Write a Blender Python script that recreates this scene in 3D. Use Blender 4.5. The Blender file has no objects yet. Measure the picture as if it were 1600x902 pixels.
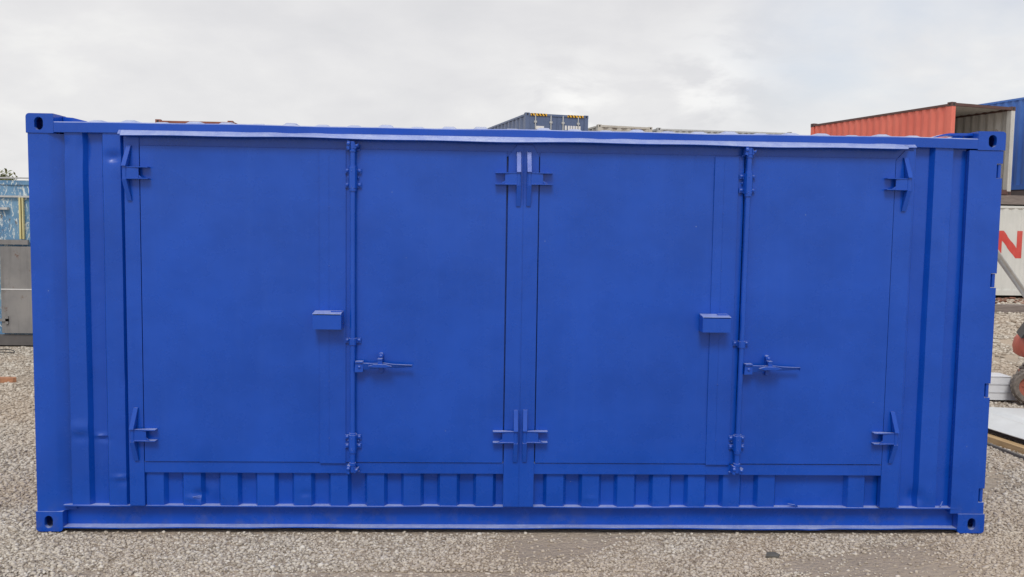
import bpy, bmesh, math, random
import numpy as np
from mathutils import Vector, Matrix
random.seed(7); rng = np.random.default_rng(11)
C = bpy.context.scene.collection
R = math.radians

# ------------------------------------------------------------------ camera
cam = bpy.data.cameras.new('camera'); co = bpy.data.objects.new('camera', cam); C.objects.link(co)
cx, cy, cz, yaw, pit, rol, F = -0.2671, -5.3849, 1.9635, .0364, -.0742, .0149, 1350.
fw = Vector((math.sin(yaw)*math.cos(pit), math.cos(yaw)*math.cos(pit), math.sin(pit)))
rt = Vector((math.cos(yaw), -math.sin(yaw), 0)); up = rt.cross(fw)
rt2 = math.cos(rol)*rt + math.sin(rol)*up; up2 = -math.sin(rol)*rt + math.cos(rol)*up
co.matrix_world = Matrix(((rt2.x, up2.x, -fw.x, cx), (rt2.y, up2.y, -fw.y, cy), (rt2.z, up2.z, -fw.z, cz), (0, 0, 0, 1)))
cam.sensor_width = 36; cam.lens = 36*F/1600; cam.clip_end = 2000; cam.clip_start = .05
bpy.context.scene.camera = co
sc = bpy.context.scene
sc.view_settings.view_transform = 'Standard'; sc.view_settings.look = 'None'
sc.view_settings.exposure = 0.0; sc.view_settings.gamma = 1; sc.view_settings.use_curve_mapping = False

# ------------------------------------------------------------------ sky and sun
SUN_EL, SUN_AZ = R(50), R(187)          # azimuth clockwise from +Y: behind and left of the camera
w = bpy.data.worlds.new('World'); sc.world = w; w.use_nodes = True
nt = w.node_tree; nt.nodes.clear()
def N(t, ty, **k):
    n = t.nodes.new(ty)
    for a, b in k.items(): setattr(n, a, b)
    return n
def MATH(t, op, a, b=None, clamp=False):
    n = N(t, 'ShaderNodeMath', operation=op, use_clamp=clamp)
    for i, v in enumerate((a, b)):
        if v is None: continue
        if isinstance(v, (int, float)): n.inputs[i].default_value = v
        else: t.links.new(v, n.inputs[i])
    return n.outputs[0]
def MIX(t, f, a, b, mode='MIX'):
    n = N(t, 'ShaderNodeMix', data_type='RGBA', blend_type=mode)
    for i, v in ((0, f), (6, a), (7, b)):
        if isinstance(v, (int, float)): n.inputs[i].default_value = v
        elif isinstance(v, tuple): n.inputs[i].default_value = (*v[:3], 1)
        else: t.links.new(v, n.inputs[i])
    return n.outputs[2]
def RAMP(t, f, stops, interp='LINEAR'):
    n = N(t, 'ShaderNodeValToRGB'); n.color_ramp.interpolation = interp
    el = n.color_ramp.elements
    while len(el) < len(stops): el.new(.5)
    for e, (p, c) in zip(el, stops):
        e.position = p; e.color = (c, c, c, 1) if isinstance(c, (int, float)) else (*c, 1)
    t.links.new(f, n.inputs[0]); return n.outputs[0]
def NOISE(t, vec, scale, detail=4, rough=.5, dist=0):
    n = N(t, 'ShaderNodeTexNoise'); n.inputs['Scale'].default_value = scale
    n.inputs['Detail'].default_value = detail; n.inputs['Roughness'].default_value = rough
    n.inputs['Distortion'].default_value = dist
    if vec is not None: t.links.new(vec, n.inputs['Vector'])
    return n.outputs['Fac']
tc = N(nt, 'ShaderNodeTexCoord')
sky = N(nt, 'ShaderNodeTexSky', sky_type='NISHITA'); sky.sun_disc = False
sky.sun_elevation = SUN_EL; sky.sun_rotation = SUN_AZ
# clouds live on a flat layer high above: direction / height
sep = N(nt, 'ShaderNodeSeparateXYZ'); nt.links.new(tc.outputs['Generated'], sep.inputs[0])
zc = MATH(nt, 'MAXIMUM', MATH(nt, 'ADD', sep.outputs[2], .30), .02)
comb = N(nt, 'ShaderNodeCombineXYZ')
nt.links.new(MATH(nt, 'DIVIDE', sep.outputs[0], zc), comb.inputs[0])
nt.links.new(MATH(nt, 'DIVIDE', sep.outputs[1], zc), comb.inputs[1])
big = NOISE(nt, comb.outputs[0], 1.25, 6, .55, .25)
fine = NOISE(nt, comb.outputs[0], 4.6, 7, .55, .3)
shade = MATH(nt, 'ADD', MATH(nt, 'MULTIPLY', big, .74), MATH(nt, 'MULTIPLY', fine, .26))
cloud = RAMP(nt, shade, [(.32, (7.0, 7.0, 7.15)), (.46, (7.7, 7.62, 7.72)), (.56, (8.3, 8.2, 8.2)), (.68, (9.5, 9.4, 9.15))])
def blob(dx, dy, dz, wdt):
    v = Vector((dx, dy, dz)).normalized()
    n = N(nt, 'ShaderNodeVectorMath', operation='DOT_PRODUCT'); nt.links.new(tc.outputs['Generated'], n.inputs[0]); n.inputs[1].default_value = v
    ang = MATH(nt, 'SUBTRACT', 1.0, n.outputs['Value'])
    return MATH(nt, 'POWER', 2.718, MATH(nt, 'MULTIPLY', ang, -1.0/wdt))
b1 = MATH(nt, 'MULTIPLY', MATH(nt, 'ADD', blob(.26, 1, .165, .0016), blob(.10, 1, .14, .0012)), RAMP(nt, fine, [(.42, 0.), (.56, 1.)]))
cloud = MIX(nt, MATH(nt, 'MULTIPLY', b1, .65, True), cloud, (10.2, 10.1, 9.9))
thin = MATH(nt, 'MULTIPLY', MATH(nt, 'ADD', blob(.42, 1, .23, .004), blob(.62, 1, .20, .006)), RAMP(nt, big, [(.40, .35), (.60, .05)]), True)
skyc = MIX(nt, 1.0, sky.outputs[0], (1.6, 1.6, 1.6), 'MULTIPLY')
cover = MATH(nt, 'SUBTRACT', .97, MATH(nt, 'MULTIPLY', thin, .9), True)
col = MIX(nt, cover, skyc, cloud)
bg = N(nt, 'ShaderNodeBackground'); bg.inputs[1].default_value = .1; nt.links.new(col, bg.inputs[0])
wo = N(nt, 'ShaderNodeOutputWorld'); nt.links.new(bg.outputs[0], wo.inputs[0])
sl = bpy.data.lights.new('sun', 'SUN'); sl.energy = 1.5; sl.angle = R(18); sl.color = (1, .965, .91)
so = bpy.data.objects.new('sun', sl); C.objects.link(so)
sd = Vector((math.sin(SUN_AZ)*math.cos(SUN_EL), math.cos(SUN_AZ)*math.cos(SUN_EL), math.sin(SUN_EL)))
so.rotation_euler = sd.to_track_quat('Z', 'Y').to_euler(); so.location = (0, -8, 12)

# ------------------------------------------------------------------ materials
def newmat(name):
    m = bpy.data.materials.new(name); m.use_nodes = True; t = m.node_tree
    b = t.nodes['Principled BSDF']; return m, t, b
def coords(t, kind='Object'):
    return N(t, 'ShaderNodeTexCoord').outputs[kind]
def bump(t, h, strength, dist, normal=None):
    n = N(t, 'ShaderNodeBump'); n.inputs['Strength'].default_value = strength; n.inputs['Distance'].default_value = dist
    t.links.new(h, n.inputs['Height'])
    if normal is not None: t.links.new(normal, n.inputs['Normal'])
    return n.outputs[0]
def main_paint():
    m, t, b = newmat('blue_gloss_paint'); v = coords(t)
    n1 = NOISE(t, v, 1.7, 5, .6); n2 = NOISE(t, v, 60, 3, .6); n3 = NOISE(t, v, 420, 2, .5)
    base = MIX(t, RAMP(t, n1, [(.35, 0.), (.65, 1.)]), (.0015, .062, .42), (.005, .078, .51))
    base = MIX(t, RAMP(t, n2, [(.60, 0.), (.85, .35)]), base, (.008, .095, .58))
    # small chips and grit specks
    vo = N(t, 'ShaderNodeTexVoronoi'); vo.inputs['Scale'].default_value = 5.5; t.links.new(v, vo.inputs['Vector'])
    speck = RAMP(t, vo.outputs['Distance'], [(.012, 1.), (.022, 0.)])
    base = MIX(t, MATH(t, 'MULTIPLY', speck, .55), base, (.35, .42, .62))
    # road dust low down, broken up
    sp = N(t, 'ShaderNodeSeparateXYZ'); t.links.new(v, sp.inputs[0])
    dustn = RAMP(t, NOISE(t, v, 9, 6, .7), [(.50, 0.), (.75, 1.)])
    low = RAMP(t, sp.outputs[2], [(0.0, .5), (.22, 0.)])
    base = MIX(t, MATH(t, 'MULTIPLY', low, dustn), base, (.13, .15, .22))
    mp = N(t, 'ShaderNodeMapping'); mp.inputs['Scale'].default_value = (16, 16, .7); t.links.new(v, mp.inputs[0])
    stk = NOISE(t, mp.outputs[0], 1.6, 6, .7)
    base = MIX(t, MATH(t, 'MULTIPLY', RAMP(t, stk, [(.52, 0.), (.74, 1.)]), .12), base, (.03, .12, .58))
    scuff = RAMP(t, NOISE(t, v, 7, 9, .8), [(.66, 0.), (.72, 1.)])
    base = MIX(t, MATH(t, 'MULTIPLY', scuff, .12), base, (.0, .035, .27))
    # pale sky sheen painted into the base colour of upward faces
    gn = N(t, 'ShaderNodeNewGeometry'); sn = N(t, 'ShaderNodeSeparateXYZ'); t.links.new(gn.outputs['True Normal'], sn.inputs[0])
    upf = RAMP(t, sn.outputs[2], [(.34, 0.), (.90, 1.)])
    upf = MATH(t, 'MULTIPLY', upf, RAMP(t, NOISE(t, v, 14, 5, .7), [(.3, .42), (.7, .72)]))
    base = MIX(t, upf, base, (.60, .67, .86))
    t.links.new(base, b.inputs['Base Color'])
    t.links.new(RAMP(t, NOISE(t, v, 3.3, 5, .65), [(.3, .20), (.7, .36)]), b.inputs['Roughness'])
    b.inputs['Specular IOR Level'].default_value = .36; b.inputs['Coat Weight'].default_value = .25; b.inputs['Coat Roughness'].default_value = .16
    bv = N(t, 'ShaderNodeBevel'); bv.samples = 4; bv.inputs['Radius'].default_value = .0035
    h = MATH(t, 'ADD', MATH(t, 'MULTIPLY', NOISE(t, v, 2.4, 3, .5), 12.), MATH(t, 'ADD', MATH(t, 'MULTIPLY', n3, .25), MATH(t, 'MULTIPLY', n2, .35)))
    t.links.new(bump(t, h, .55, .0016, bv.outputs[0]), b.inputs['Normal'])
    return m
def paint(name, col, col2=None, rough=.5, rust=.0, wear=.15, streak=True):
    m, t, b = newmat(name); v = coords(t)
    col2 = col2 or tuple(min(1, c*1.25+.02) for c in col)
    n1 = NOISE(t, v, .9, 6, .65); base = MIX(t, RAMP(t, n1, [(.35, 0.), (.65, 1.)]), col, col2)
    if streak:
        mp = N(t, 'ShaderNodeMapping'); mp.inputs['Scale'].default_value = (9, 9, .6); t.links.new(v, mp.inputs[0])
        s = NOISE(t, mp.outputs[0], 1.5, 6, .7)
        base = MIX(t, MATH(t, 'MULTIPLY', RAMP(t, s, [(.50, 0.), (.75, 1.)]), wear), base, tuple(c*.45+.02 for c in col))
    if rust:
        r = RAMP(t, NOISE(t, v, 4.5, 8, .75), [(.62-rust*.12, 0.), (.70-rust*.12, 1.)])
        base = MIX(t, r, base, (.13, .055, .03))
    t.links.new(base, b.inputs['Base Color']); b.inputs['Roughness'].default_value = rough
    t.links.new(bump(t, NOISE(t, v, 30, 4, .6), .3, .003), b.inputs['Normal'])
    return m
def peeling():
    m, t, b = newmat('peeling_blue_paint'); v = coords(t)
    base = MIX(t, RAMP(t, NOISE(t, v, 2.5, 6, .65), [(.35, 0.), (.65, 1.)]), (.085, .21, .38), (.17, .33, .50))
    mp = N(t, 'ShaderNodeMapping'); mp.inputs['Scale'].default_value = (2.2, 2.2, .8); t.links.new(v, mp.inputs[0])
    p = NOISE(t, mp.outputs[0], 12, 9, .72, .9)
    flake = RAMP(t, p, [(.545, 0.), (.56, 1.)])
    rusty = RAMP(t, NOISE(t, mp.outputs[0], 9, 7, .7), [(.60, 0.), (.64, 1.)])
    base = MIX(t, flake, base, (.62, .70, .72)); base = MIX(t, rusty, base, (.13, .12, .12))
    t.links.new(base, b.inputs['Base Color']); b.inputs['Roughness'].default_value = .65
    t.links.new(bump(t, flake, .5, .004), b.inputs['Normal'])
    return m
def plain(name, col, rough=.6, metal=0, var=.25, scale=8, bmp=.3):
    m, t, b = newmat(name); v = coords(t)
    base = MIX(t, RAMP(t, NOISE(t, v, scale, 6, .65), [(.3, 0.), (.7, 1.)]), tuple(c*(1-var) for c in col), tuple(min(1, c*(1+var)) for c in col))
    t.links.new(base, b.inputs['Base Color']); b.inputs['Roughness'].default_value = rough; b.inputs['Metallic'].default_value = metal
    t.links.new(bump(t, NOISE(t, v, scale*6, 4, .6), bmp, .004), b.inputs['Normal'])
    return m
def wood(name, a, c):
    m, t, b = newmat(name); v = coords(t)
    mp = N(t, 'ShaderNodeMapping'); mp.inputs['Scale'].default_value = (1.2, 14, 14); t.links.new(v, mp.inputs[0])
    g = NOISE(t, mp.outputs[0], 3, 7, .65, .5)
    t.links.new(MIX(t, RAMP(t, g, [(.35, 0.), (.65, 1.)]), a, c), b.inputs['Base Color']); b.inputs['Roughness'].default_value = .8
    t.links.new(bump(t, g, .5, .004), b.inputs['Normal']); return m
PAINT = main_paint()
DARK = plain('dark_interior', (.02, .022, .03), .8)
M_RED = paint('salmon_red_paint', (.70, .15, .11), (.80, .20, .145), .5, wear=.08)
M_REDTRIM = paint('dark_red_trim', (.09, .04, .035), rough=.6)
M_LINING = paint('grey_white_lining', (.50, .50, .48), (.66, .65, .62), .6, rust=.1, wear=.6)
M_GREYD = paint('dark_grey_steel', (.09, .085, .085), (.14, .13, .13), .6, rust=.2)
M_NAVY = paint('slate_blue_paint', (.085, .125, .24), (.12, .165, .29), .45, wear=.3)
M_WHITE = paint('off_white_paint', (.62, .63, .60), (.70, .70, .67), .55, rust=.0, wear=.22)
M_CREAM = paint('cream_paint', (.50, .47, .42), (.60, .57, .50), .6, rust=.25, wear=.4)
M_PALE = paint('pale_grey_paint', (.42, .44, .45), (.55, .56, .56), .6, rust=.15, wear=.4)
M_RUST = paint('brown_rust_paint', (.22, .07, .05), (.30, .11, .08), .7, rust=.5)
M_BLUE2 = paint('mid_blue_paint', (.04, .15, .54), (.07, .21, .64), .42, wear=.25)
M_PEEL = peeling()
M_STEEL = paint('grey_steel_plate', (.17, .17, .175), (.28, .27, .265), .5, rust=.12, wear=.5)
M_GALV = plain('galvanised_tube', (.50, .51, .51), .4, .6, .12, 12)
M_LETTER = paint('red_lettering', (.60, .055, .045), (.66, .12, .10), .6, wear=.3)
M_YEL = paint('yellow_paint', (.55, .47, .18), (.68, .62, .36), .6, rust=.2)
M_YHAZ = plain('hazard_yellow', (.75, .42, .03), .5, 0, .1); M_BLK = plain('black_paint', (.02, .02, .02), .5)
M_SIGN = plain('white_marking', (.75, .75, .75), .5, 0, .05)
M_SHEET = plain('white_coated_sheet', (.66, .68, .69), .35, 0, .07, 4)
M_PVC = plain('white_profile', (.74, .76, .80), .35, 0, .04, 6)
M_TIMBER = wood('fresh_timber', (.42, .27, .13), (.58, .41, .22)); M_OLDWOOD = wood('weathered_timber', (.16, .13, .12), (.27, .23, .21))
M_ORANGE = paint('faded_orange_paint', (.46, .07, .05), (.62, .20, .12), .5, rust=.3, wear=.5)
M_TYRE = plain('dusty_rubber', (.19, .165, .145), .85, 0, .4, 25, .8); M_RIM = plain('red_brown_rim', (.38, .12, .08), .6)
M_BRICK = plain('brick_clay', (.42, .20, .11), .85, 0, .35, 14); M_WIRE = plain('black_wire', (.03, .03, .03), .6)
M_BARK = plain('bark', (.12, .10, .075), .9)
def leafmat():
    m, t, b = newmat('willow_leaves')
    g = N(t, 'ShaderNodeNewGeometry'); base = RAMP(t, g.outputs['Random Per Island'], [(0., (.09, .12, .045)), (.6, (.15, .17, .07)), (1., (.22, .22, .11))])
    t.links.new(base, b.inputs['Base Color']); b.inputs['Roughness'].default_value = .6; return m
M_LEAF = leafmat()
def groundmat():
    m, t, b = newmat('gravel_ground'); v = coords(t)
    vo = N(t, 'ShaderNodeTexVoronoi'); vo.inputs['Scale'].default_value = 34; t.links.new(v, vo.inputs['Vector'])
    sp = N(t, 'ShaderNodeSeparateColor'); t.links.new(vo.outputs['Color'], sp.inputs[0])
    st = RAMP(t, sp.outputs[0], [(0., (.20, .17, .145)), (.5, (.40, .35, .29)), (1., (.58, .53, .45))])
    dirt = MIX(t, NOISE(t, v, 3, 6, .7), (.44, .35, .265), (.58, .485, .385))
    patch = RAMP(t, NOISE(t, v, .55, 5, .6), [(.36, .35), (.54, .95)])
    base = MIX(t, patch, st, dirt)
    base = MIX(t, MATH(t, 'MULTIPLY', RAMP(t, NOISE(t, v, .35, 6, .6), [(.45, 0.), (.65, 1.)]), .35), base, (.20, .18, .16))
    t.links.new(base, b.inputs['Base Color']); b.inputs['Roughness'].default_value = .95
    b.inputs['Specular IOR Level'].default_value = .2
    h = MATH(t, 'SUBTRACT', 1., vo.outputs['Distance'])
    t.links.new(bump(t, MATH(t, 'ADD', h, NOISE(t, v, 90, 4, .7)), .9, .012), b.inputs['Normal'])
    return m
M_GROUND = groundmat()
def stonemat():
    m, t, b = newmat('gravel_stone'); v = coords(t)
    g = N(t, 'ShaderNodeNewGeometry')
    base = RAMP(t, g.outputs['Random Per Island'], [(0., (.20, .17, .145)), (.15, (.41, .365, .31)), (.5, (.57, .515, .445)), (.88, (.67, .62, .54)), (1., (.80, .76, .69))])
    base = MIX(t, RAMP(t, NOISE(t, v, .5, 4, .6), [(.42, 0.), (.62, .45)]), base, (.50, .39, .29))
    base = MIX(t, MATH(t, 'MULTIPLY', NOISE(t, v, 120, 3, .6), .25), base, (.26, .235, .20))
    t.links.new(base, b.inputs['Base Color']); b.inputs['Roughness'].default_value = .9; b.inputs['Specular IOR Level'].default_value = .25
    return m
M_STONE = stonemat()

# ------------------------------------------------------------------ mesh helpers
def tag(o, label=None, cat=None, group=None, kind=None):
    for k, v in (('label', label), ('category', cat), ('group', group), ('kind', kind)):
        if v: o[k] = v
    return o
def empty(name, loc, rz=0, label=None, cat=None, group=None):
    o = bpy.data.objects.new(name, None); C.objects.link(o); o.location = loc; o.rotation_euler = (0, 0, rz)
    o.empty_display_size = .3
    return tag(o, label, cat, group)
def pip(x, y, poly): return False
class MB:
    def __init__(s): s.v = []; s.f = []
    def add(s, vs, fs):
        n = len(s.v); s.v += [tuple(p) for p in vs]; s.f += [tuple(i+n for i in f) for f in fs]; return s
    def box(s, x0, x1, y0, y1, z0, z1, M=None):
        vs = [Vector((x, y, z)) for z in (z0, z1) for y in (y0, y1) for x in (x0, x1)]
        if M is not None: vs = [M @ p for p in vs]
        return s.add(vs, [(0, 2, 3, 1), (4, 5, 7, 6), (0, 1, 5, 4), (2, 6, 7, 3), (0, 4, 6, 2), (1, 3, 7, 5)])
    def prism(s, pts, y0, y1):             # outline in (x, z), extruded along y
        n = len(pts); a = sum(pts[i][0]*pts[(i+1) % n][1]-pts[(i+1) % n][0]*pts[i][1] for i in range(n))
        if a < 0: pts = pts[::-1]
        vs = [(x, y0, z) for x, z in pts]+[(x, y1, z) for x, z in pts]
        return s.add(vs, [tuple(range(n)), tuple(range(2*n-1, n-1, -1))]+[(i+n, (i+1) % n+n, (i+1) % n, i) for i in range(n)])
    def prism_x(s, pts, x0, x1):           # outline in (y, z), extruded along x
        n = len(pts); a = sum(pts[i][0]*pts[(i+1) % n][1]-pts[(i+1) % n][0]*pts[i][1] for i in range(n))
        if a < 0: pts = pts[::-1]
        vs = [(x0, y, z) for y, z in pts]+[(x1, y, z) for y, z in pts]
        return s.add(vs, [tuple(range(n-1, -1, -1)), tuple(range(n, 2*n))]+[(i, (i+1) % n, (i+1) % n+n, i+n) for i in range(n)])
    def prism_z(s, pts, z0, z1):           # outline in (x, y), extruded along z
        n = len(pts); a = sum(pts[i][0]*pts[(i+1) % n][1]-pts[(i+1) % n][0]*pts[i][1] for i in range(n))
        if a < 0: pts = pts[::-1]
        vs = [(x, y, z0) for x, y in pts]+[(x, y, z1) for x, y in pts]
        return s.add(vs, [tuple(range(n-1, -1, -1)), tuple(range(n, 2*n))]+[(i, (i+1) % n, (i+1) % n+n, i+n) for i in range(n)])
    def tube(s, p, q, r, n=16, r2=None, cap=True):
        p, q = Vector(p), Vector(q); d = (q-p).normalized(); u = d.orthogonal().normalized(); w_ = d.cross(u)
        r2 = r if r2 is None else r2
        vs = [p+(u*math.cos(a)+w_*math.sin(a))*r for a in [2*math.pi*i/n for i in range(n)]]
        vs += [q+(u*math.cos(a)+w_*math.sin(a))*r2 for a in [2*math.pi*i/n for i in range(n)]]
        fs = [(i, (i+1) % n, (i+1) % n+n, i+n) for i in range(n)]
        if cap: fs += [tuple(range(n-1, -1, -1)), tuple(range(n, 2*n))]
        return s.add(vs, fs)
    def grid(s, fn, us, vs_):
        nu, nv = len(us), len(vs_)
        vs = [fn(u, v) for v in vs_ for u in us]
        return s.add(vs, [(j*nu+i, j*nu+i+1, (j+1)*nu+i+1, (j+1)*nu+i) for j in range(nv-1) for i in range(nu-1)])
    def dome(s, c, r, ny=-1):              # bolt head facing -y
        n = 10; cx_, cy_, cz_ = c; vs = []
        for k, (rr, hh) in enumerate(((1, 0), (1, .45), (.75, .75), (.3, .9))):
            vs += [(cx_+r*rr*math.cos(2*math.pi*i/n), cy_+ny*r*hh, cz_+r*rr*math.sin(2*math.pi*i/n)) for i in range(n)]
        fs = [(k*n+i, k*n+(i+1) % n, (k+1)*n+(i+1) % n, (k+1)*n+i) for k in range(3) for i in range(n)]
        fs.append(tuple(3*n+i for i in range(n)))
        return s.add(vs, fs)
    def build(s, name, mat, parent=None, smooth=30):
        me = bpy.data.meshes.new(name); me.from_pydata([tuple(p) for p in s.v], [], s.f); me.materials.append(mat)
        if smooth:
            me.polygons.foreach_set('use_smooth', [True]*len(me.polygons)); me.set_sharp_from_angle(angle=R(smooth))
        me.update()
        o = bpy.data.objects.new(name, me); C.objects.link(o)
        if parent is not None: o.parent = parent
        return o
def each(mb, name, mat, parent, smooth=30):
    """every loose piece of mb becomes a mesh object of its own"""
    par = list(range(len(mb.v)))
    def find(i):
        while par[i] != i: par[i] = par[par[i]]; i = par[i]
        return i
    for f in mb.f:
        for i in f[1:]: par[find(i)] = find(f[0])
    groups = {}
    for f in mb.f: groups.setdefault(find(f[0]), []).append(f)
    out = []
    for fs in groups.values():
        ids = sorted({i for f in fs for i in f}); mp_ = {i: k for k, i in enumerate(ids)}
        m2 = MB(); m2.add([mb.v[i] for i in ids], [tuple(mp_[i] for i in f) for f in fs]); out.append(m2.build(name, mat, parent, smooth))
    return out
def plate_holes(mb, outer, holes, y0, y1):
    """flat plate in (x,z) with openings, real thickness y0..y1"""
    bm = bmesh.new(); 
    def loop(pts):
        vs = [bm.verts.new((x, y0, z)) for x, z in pts]; return [bm.edges.new((vs[i], vs[(i+1) % len(vs)])) for i in range(len(vs))]
    es = loop(outer)
    for h in holes: es += loop(h)
    r = bmesh.ops.triangle_fill(bm, use_beauty=True, use_dissolve=False, edges=es)
    fs = [g for g in r['geom'] if isinstance(g, bmesh.types.BMFace)]
    e = bmesh.ops.extrude_face_region(bm, geom=fs)
    for g in e['geom']:
        if isinstance(g, bmesh.types.BMVert): g.co.y = y1
    bmesh.ops.recalc_face_normals(bm, faces=bm.faces[:])
    bm.verts.index_update()
    mb.add([v.co[:] for v in bm.verts], [tuple(v.index for v in f.verts) for f in bm.faces]); bm.free()
def rrect(x0, x1, z0, z1, r, corners=(1, 1, 1, 1), n=5):
    # corners: bl, br, tr, tl
    pts = []
    for (cx_, cz_, a0, on) in ((x0+r, z0+r, 180, corners[0]), (x1-r, z0+r, 270, corners[1]), (x1-r, z1-r, 0, corners[2]), (x0+r, z1-r, 90, corners[3])):
        if on: pts += [(cx_+r*math.cos(R(a0+90*i/n)), cz_+r*math.sin(R(a0+90*i/n))) for i in range(n+1)]
        else: pts.append((cx_+r*math.copysign(1, math.cos(R(a0+45))), cz_+r*math.copysign(1, math.sin(R(a0+45)))))
    return pts
def slot(cx_, cz_, wd, ht, n=8):
    r = wd/2; h = ht/2-r
    return [(cx_+r*math.cos(R(180*i/n)), cz_+h+r*math.sin(R(180*i/n))) for i in range(n+1)]+[(cx_-r*math.cos(R(180*i/n)), cz_-h-r*math.sin(R(180*i/n))) for i in range(n+1)]

# ------------------------------------------------------------------ ground
gb = MB()
gx = np.concatenate([[-600, -200, -60, -25], np.arange(-16, 22.1, .5), [30, 60, 200, 600]])
gy = np.concatenate([[-60, -20], np.arange(-7, 24.1, .5), [30, 60, 200, 800]])
def gz(x, y):
    if abs(x) > 16 or y > 24: return -.012
    und = .010*math.sin(x*1.3+.6*y)+.008*math.sin(2.1*y-x*.7)
    return -.012+und*min(1, max(0, (abs(x)-3.3)/1.0 if -0.6 < y < 3 else 1))*.8
gb.grid(lambda x, y: (x, y, gz(x, y)), gx, gy)
tag(gb.build('ground', M_GROUND), kind='structure')

def stones(areas):
    t = (1+5**.5)/2
    ico = np.array([(-1, t, 0), (1, t, 0), (-1, -t, 0), (1, -t, 0), (0, -1, t), (0, 1, t), (0, -1, -t), (0, 1, -t), (t, 0, -1), (t, 0, 1), (-t, 0, -1), (-t, 0, 1)], float)
    ico /= np.linalg.norm(ico[0])
    fc = np.array([(0, 11, 5), (0, 5, 1), (0, 1, 7), (0, 7, 10), (0, 10, 11), (1, 5, 9), (5, 11, 4), (11, 10, 2), (10, 7, 6), (7, 1, 8), (3, 9, 4), (3, 4, 2), (3, 2, 6), (3, 6, 8), (3, 8, 9), (4, 9, 5), (2, 4, 11), (6, 2, 10), (8, 6, 7), (9, 8, 1)])
    P, S = [], []
    for (x0, x1, y0, y1, dens, s0, s1) in areas:
        n = int((x1-x0)*(y1-y0)*dens); x = rng.uniform(x0, x1, n); y = rng.uniform(y0, y1, n)
        # keep to what the lens and its neighbours could see
        ang = (x-cx)/(y-cy); keep = (np.abs(ang-.036) < .72)
        # bare earth patches: fewer stones
        f = np.sin(x*1.7+1.3)*np.cos(y*2.3-.7*x)+.5*np.sin(3.1*x-2.2*y)+1.3*np.exp(-((x-1.05)/0.22)**2-((y+0.42)/0.13)**2)+1.3*np.exp(-((x-1.75)/0.3)**2-((y+0.5)/0.12)**2)+1.3*np.exp(-((x-2.35)/0.25)**2-((y+0.55)/0.1)**2)+1.3*np.exp(-((x--2.45)/0.35)**2-((y+0.62)/0.12)**2)+1.3*np.exp(-((x--1.3)/0.2)**2-((y+0.3)/0.06)**2)+1.3*np.exp(-((x-3.6)/0.5)**2-((y+0.5)/0.3)**2)
        keep &= (rng.random(n) > np.clip((f-.55)*1.7, 0, .92))
        keep &= ~((np.abs(x) < 2.95) & (y > .02) & (y < 2.4)); keep &= ~((np.abs(x) < 2.85) & (y > -.035) & (rng.random(n) < .7))
        x, y = x[keep], y[keep]
        s = rng.uniform(s0, s1, len(x))*rng.choice([1, 1, 1, .7, 1.35], len(x))
        P.append(np.stack([x, y, np.array([gz(a, b) for a, b in zip(x, y)])+s*rng.uniform(.05, .5, len(x))], 1)); S.append(s)
    P = np.concatenate(P); S = np.concatenate(S); n = len(P)
    sc3 = S[:, None]*np.stack([rng.uniform(.8, 1.35, n), rng.uniform(.7, 1.1, n), rng.uniform(.45, .8, n)], 1)
    loc = ico[None]*(1+rng.uniform(-.22, .22, (n, 12, 1)))*sc3[:, None, :]
    a, b_ = rng.uniform(0, 2*np.pi, n), rng.normal(0, .35, n)
    ca, sa, cb, sb = np.cos(a), np.sin(a), np.cos(b_), np.sin(b_)
    x, y, z = loc[..., 0], loc[..., 1], loc[..., 2]
    y, z = y*cb[:, None]-z*sb[:, None], y*sb[:, None]+z*cb[:, None]
    x, y = x*ca[:, None]-y*sa[:, None], x*sa[:, None]+y*ca[:, None]
    V = (np.stack([x, y, z], 2)+P[:, None, :]).reshape(-1, 3)
    Fc = (fc[None]+12*np.arange(n)[:, None, None]).reshape(-1)
    me = bpy.data.meshes.new('gravel'); me.vertices.add(len(V)); me.vertices.foreach_set('co', V.ravel())
    nf = n*20; me.loops.add(nf*3); me.loops.foreach_set('vertex_index', Fc.astype(np.int32))
    me.polygons.add(nf); me.polygons.foreach_set('loop_start', np.arange(0, nf*3, 3, dtype=np.int32)); me.polygons.foreach_set('loop_total', np.full(nf, 3, dtype=np.int32))
    me.materials.append(M_STONE); me.update(calc_edges=True)
    o = bpy.data.objects.new('gravel', me); C.objects.link(o); print('stones', n)
    return tag(o, kind='stuff')
gv = stones([(-4.6, 4.6, -2.2, .12, 6200, .0045, .0120), (-6.5, -2.95, .12, 3, 3600, .006, .015), (2.95, 6, .12, 3, 3600, .006, .015),
        (-9.5, -4, 3, 7.8, 1500, .008, .018), (3.5, 8.5, 3, 6.5, 1500, .008, .018), (5, 13.5, 6.5, 12, 300, .016, .034), (8, 18, 12, 19, 80, .02, .05)])
tag(gv, 'loose pale crushed stone gravel covering the yard', 'gravel')

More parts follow.
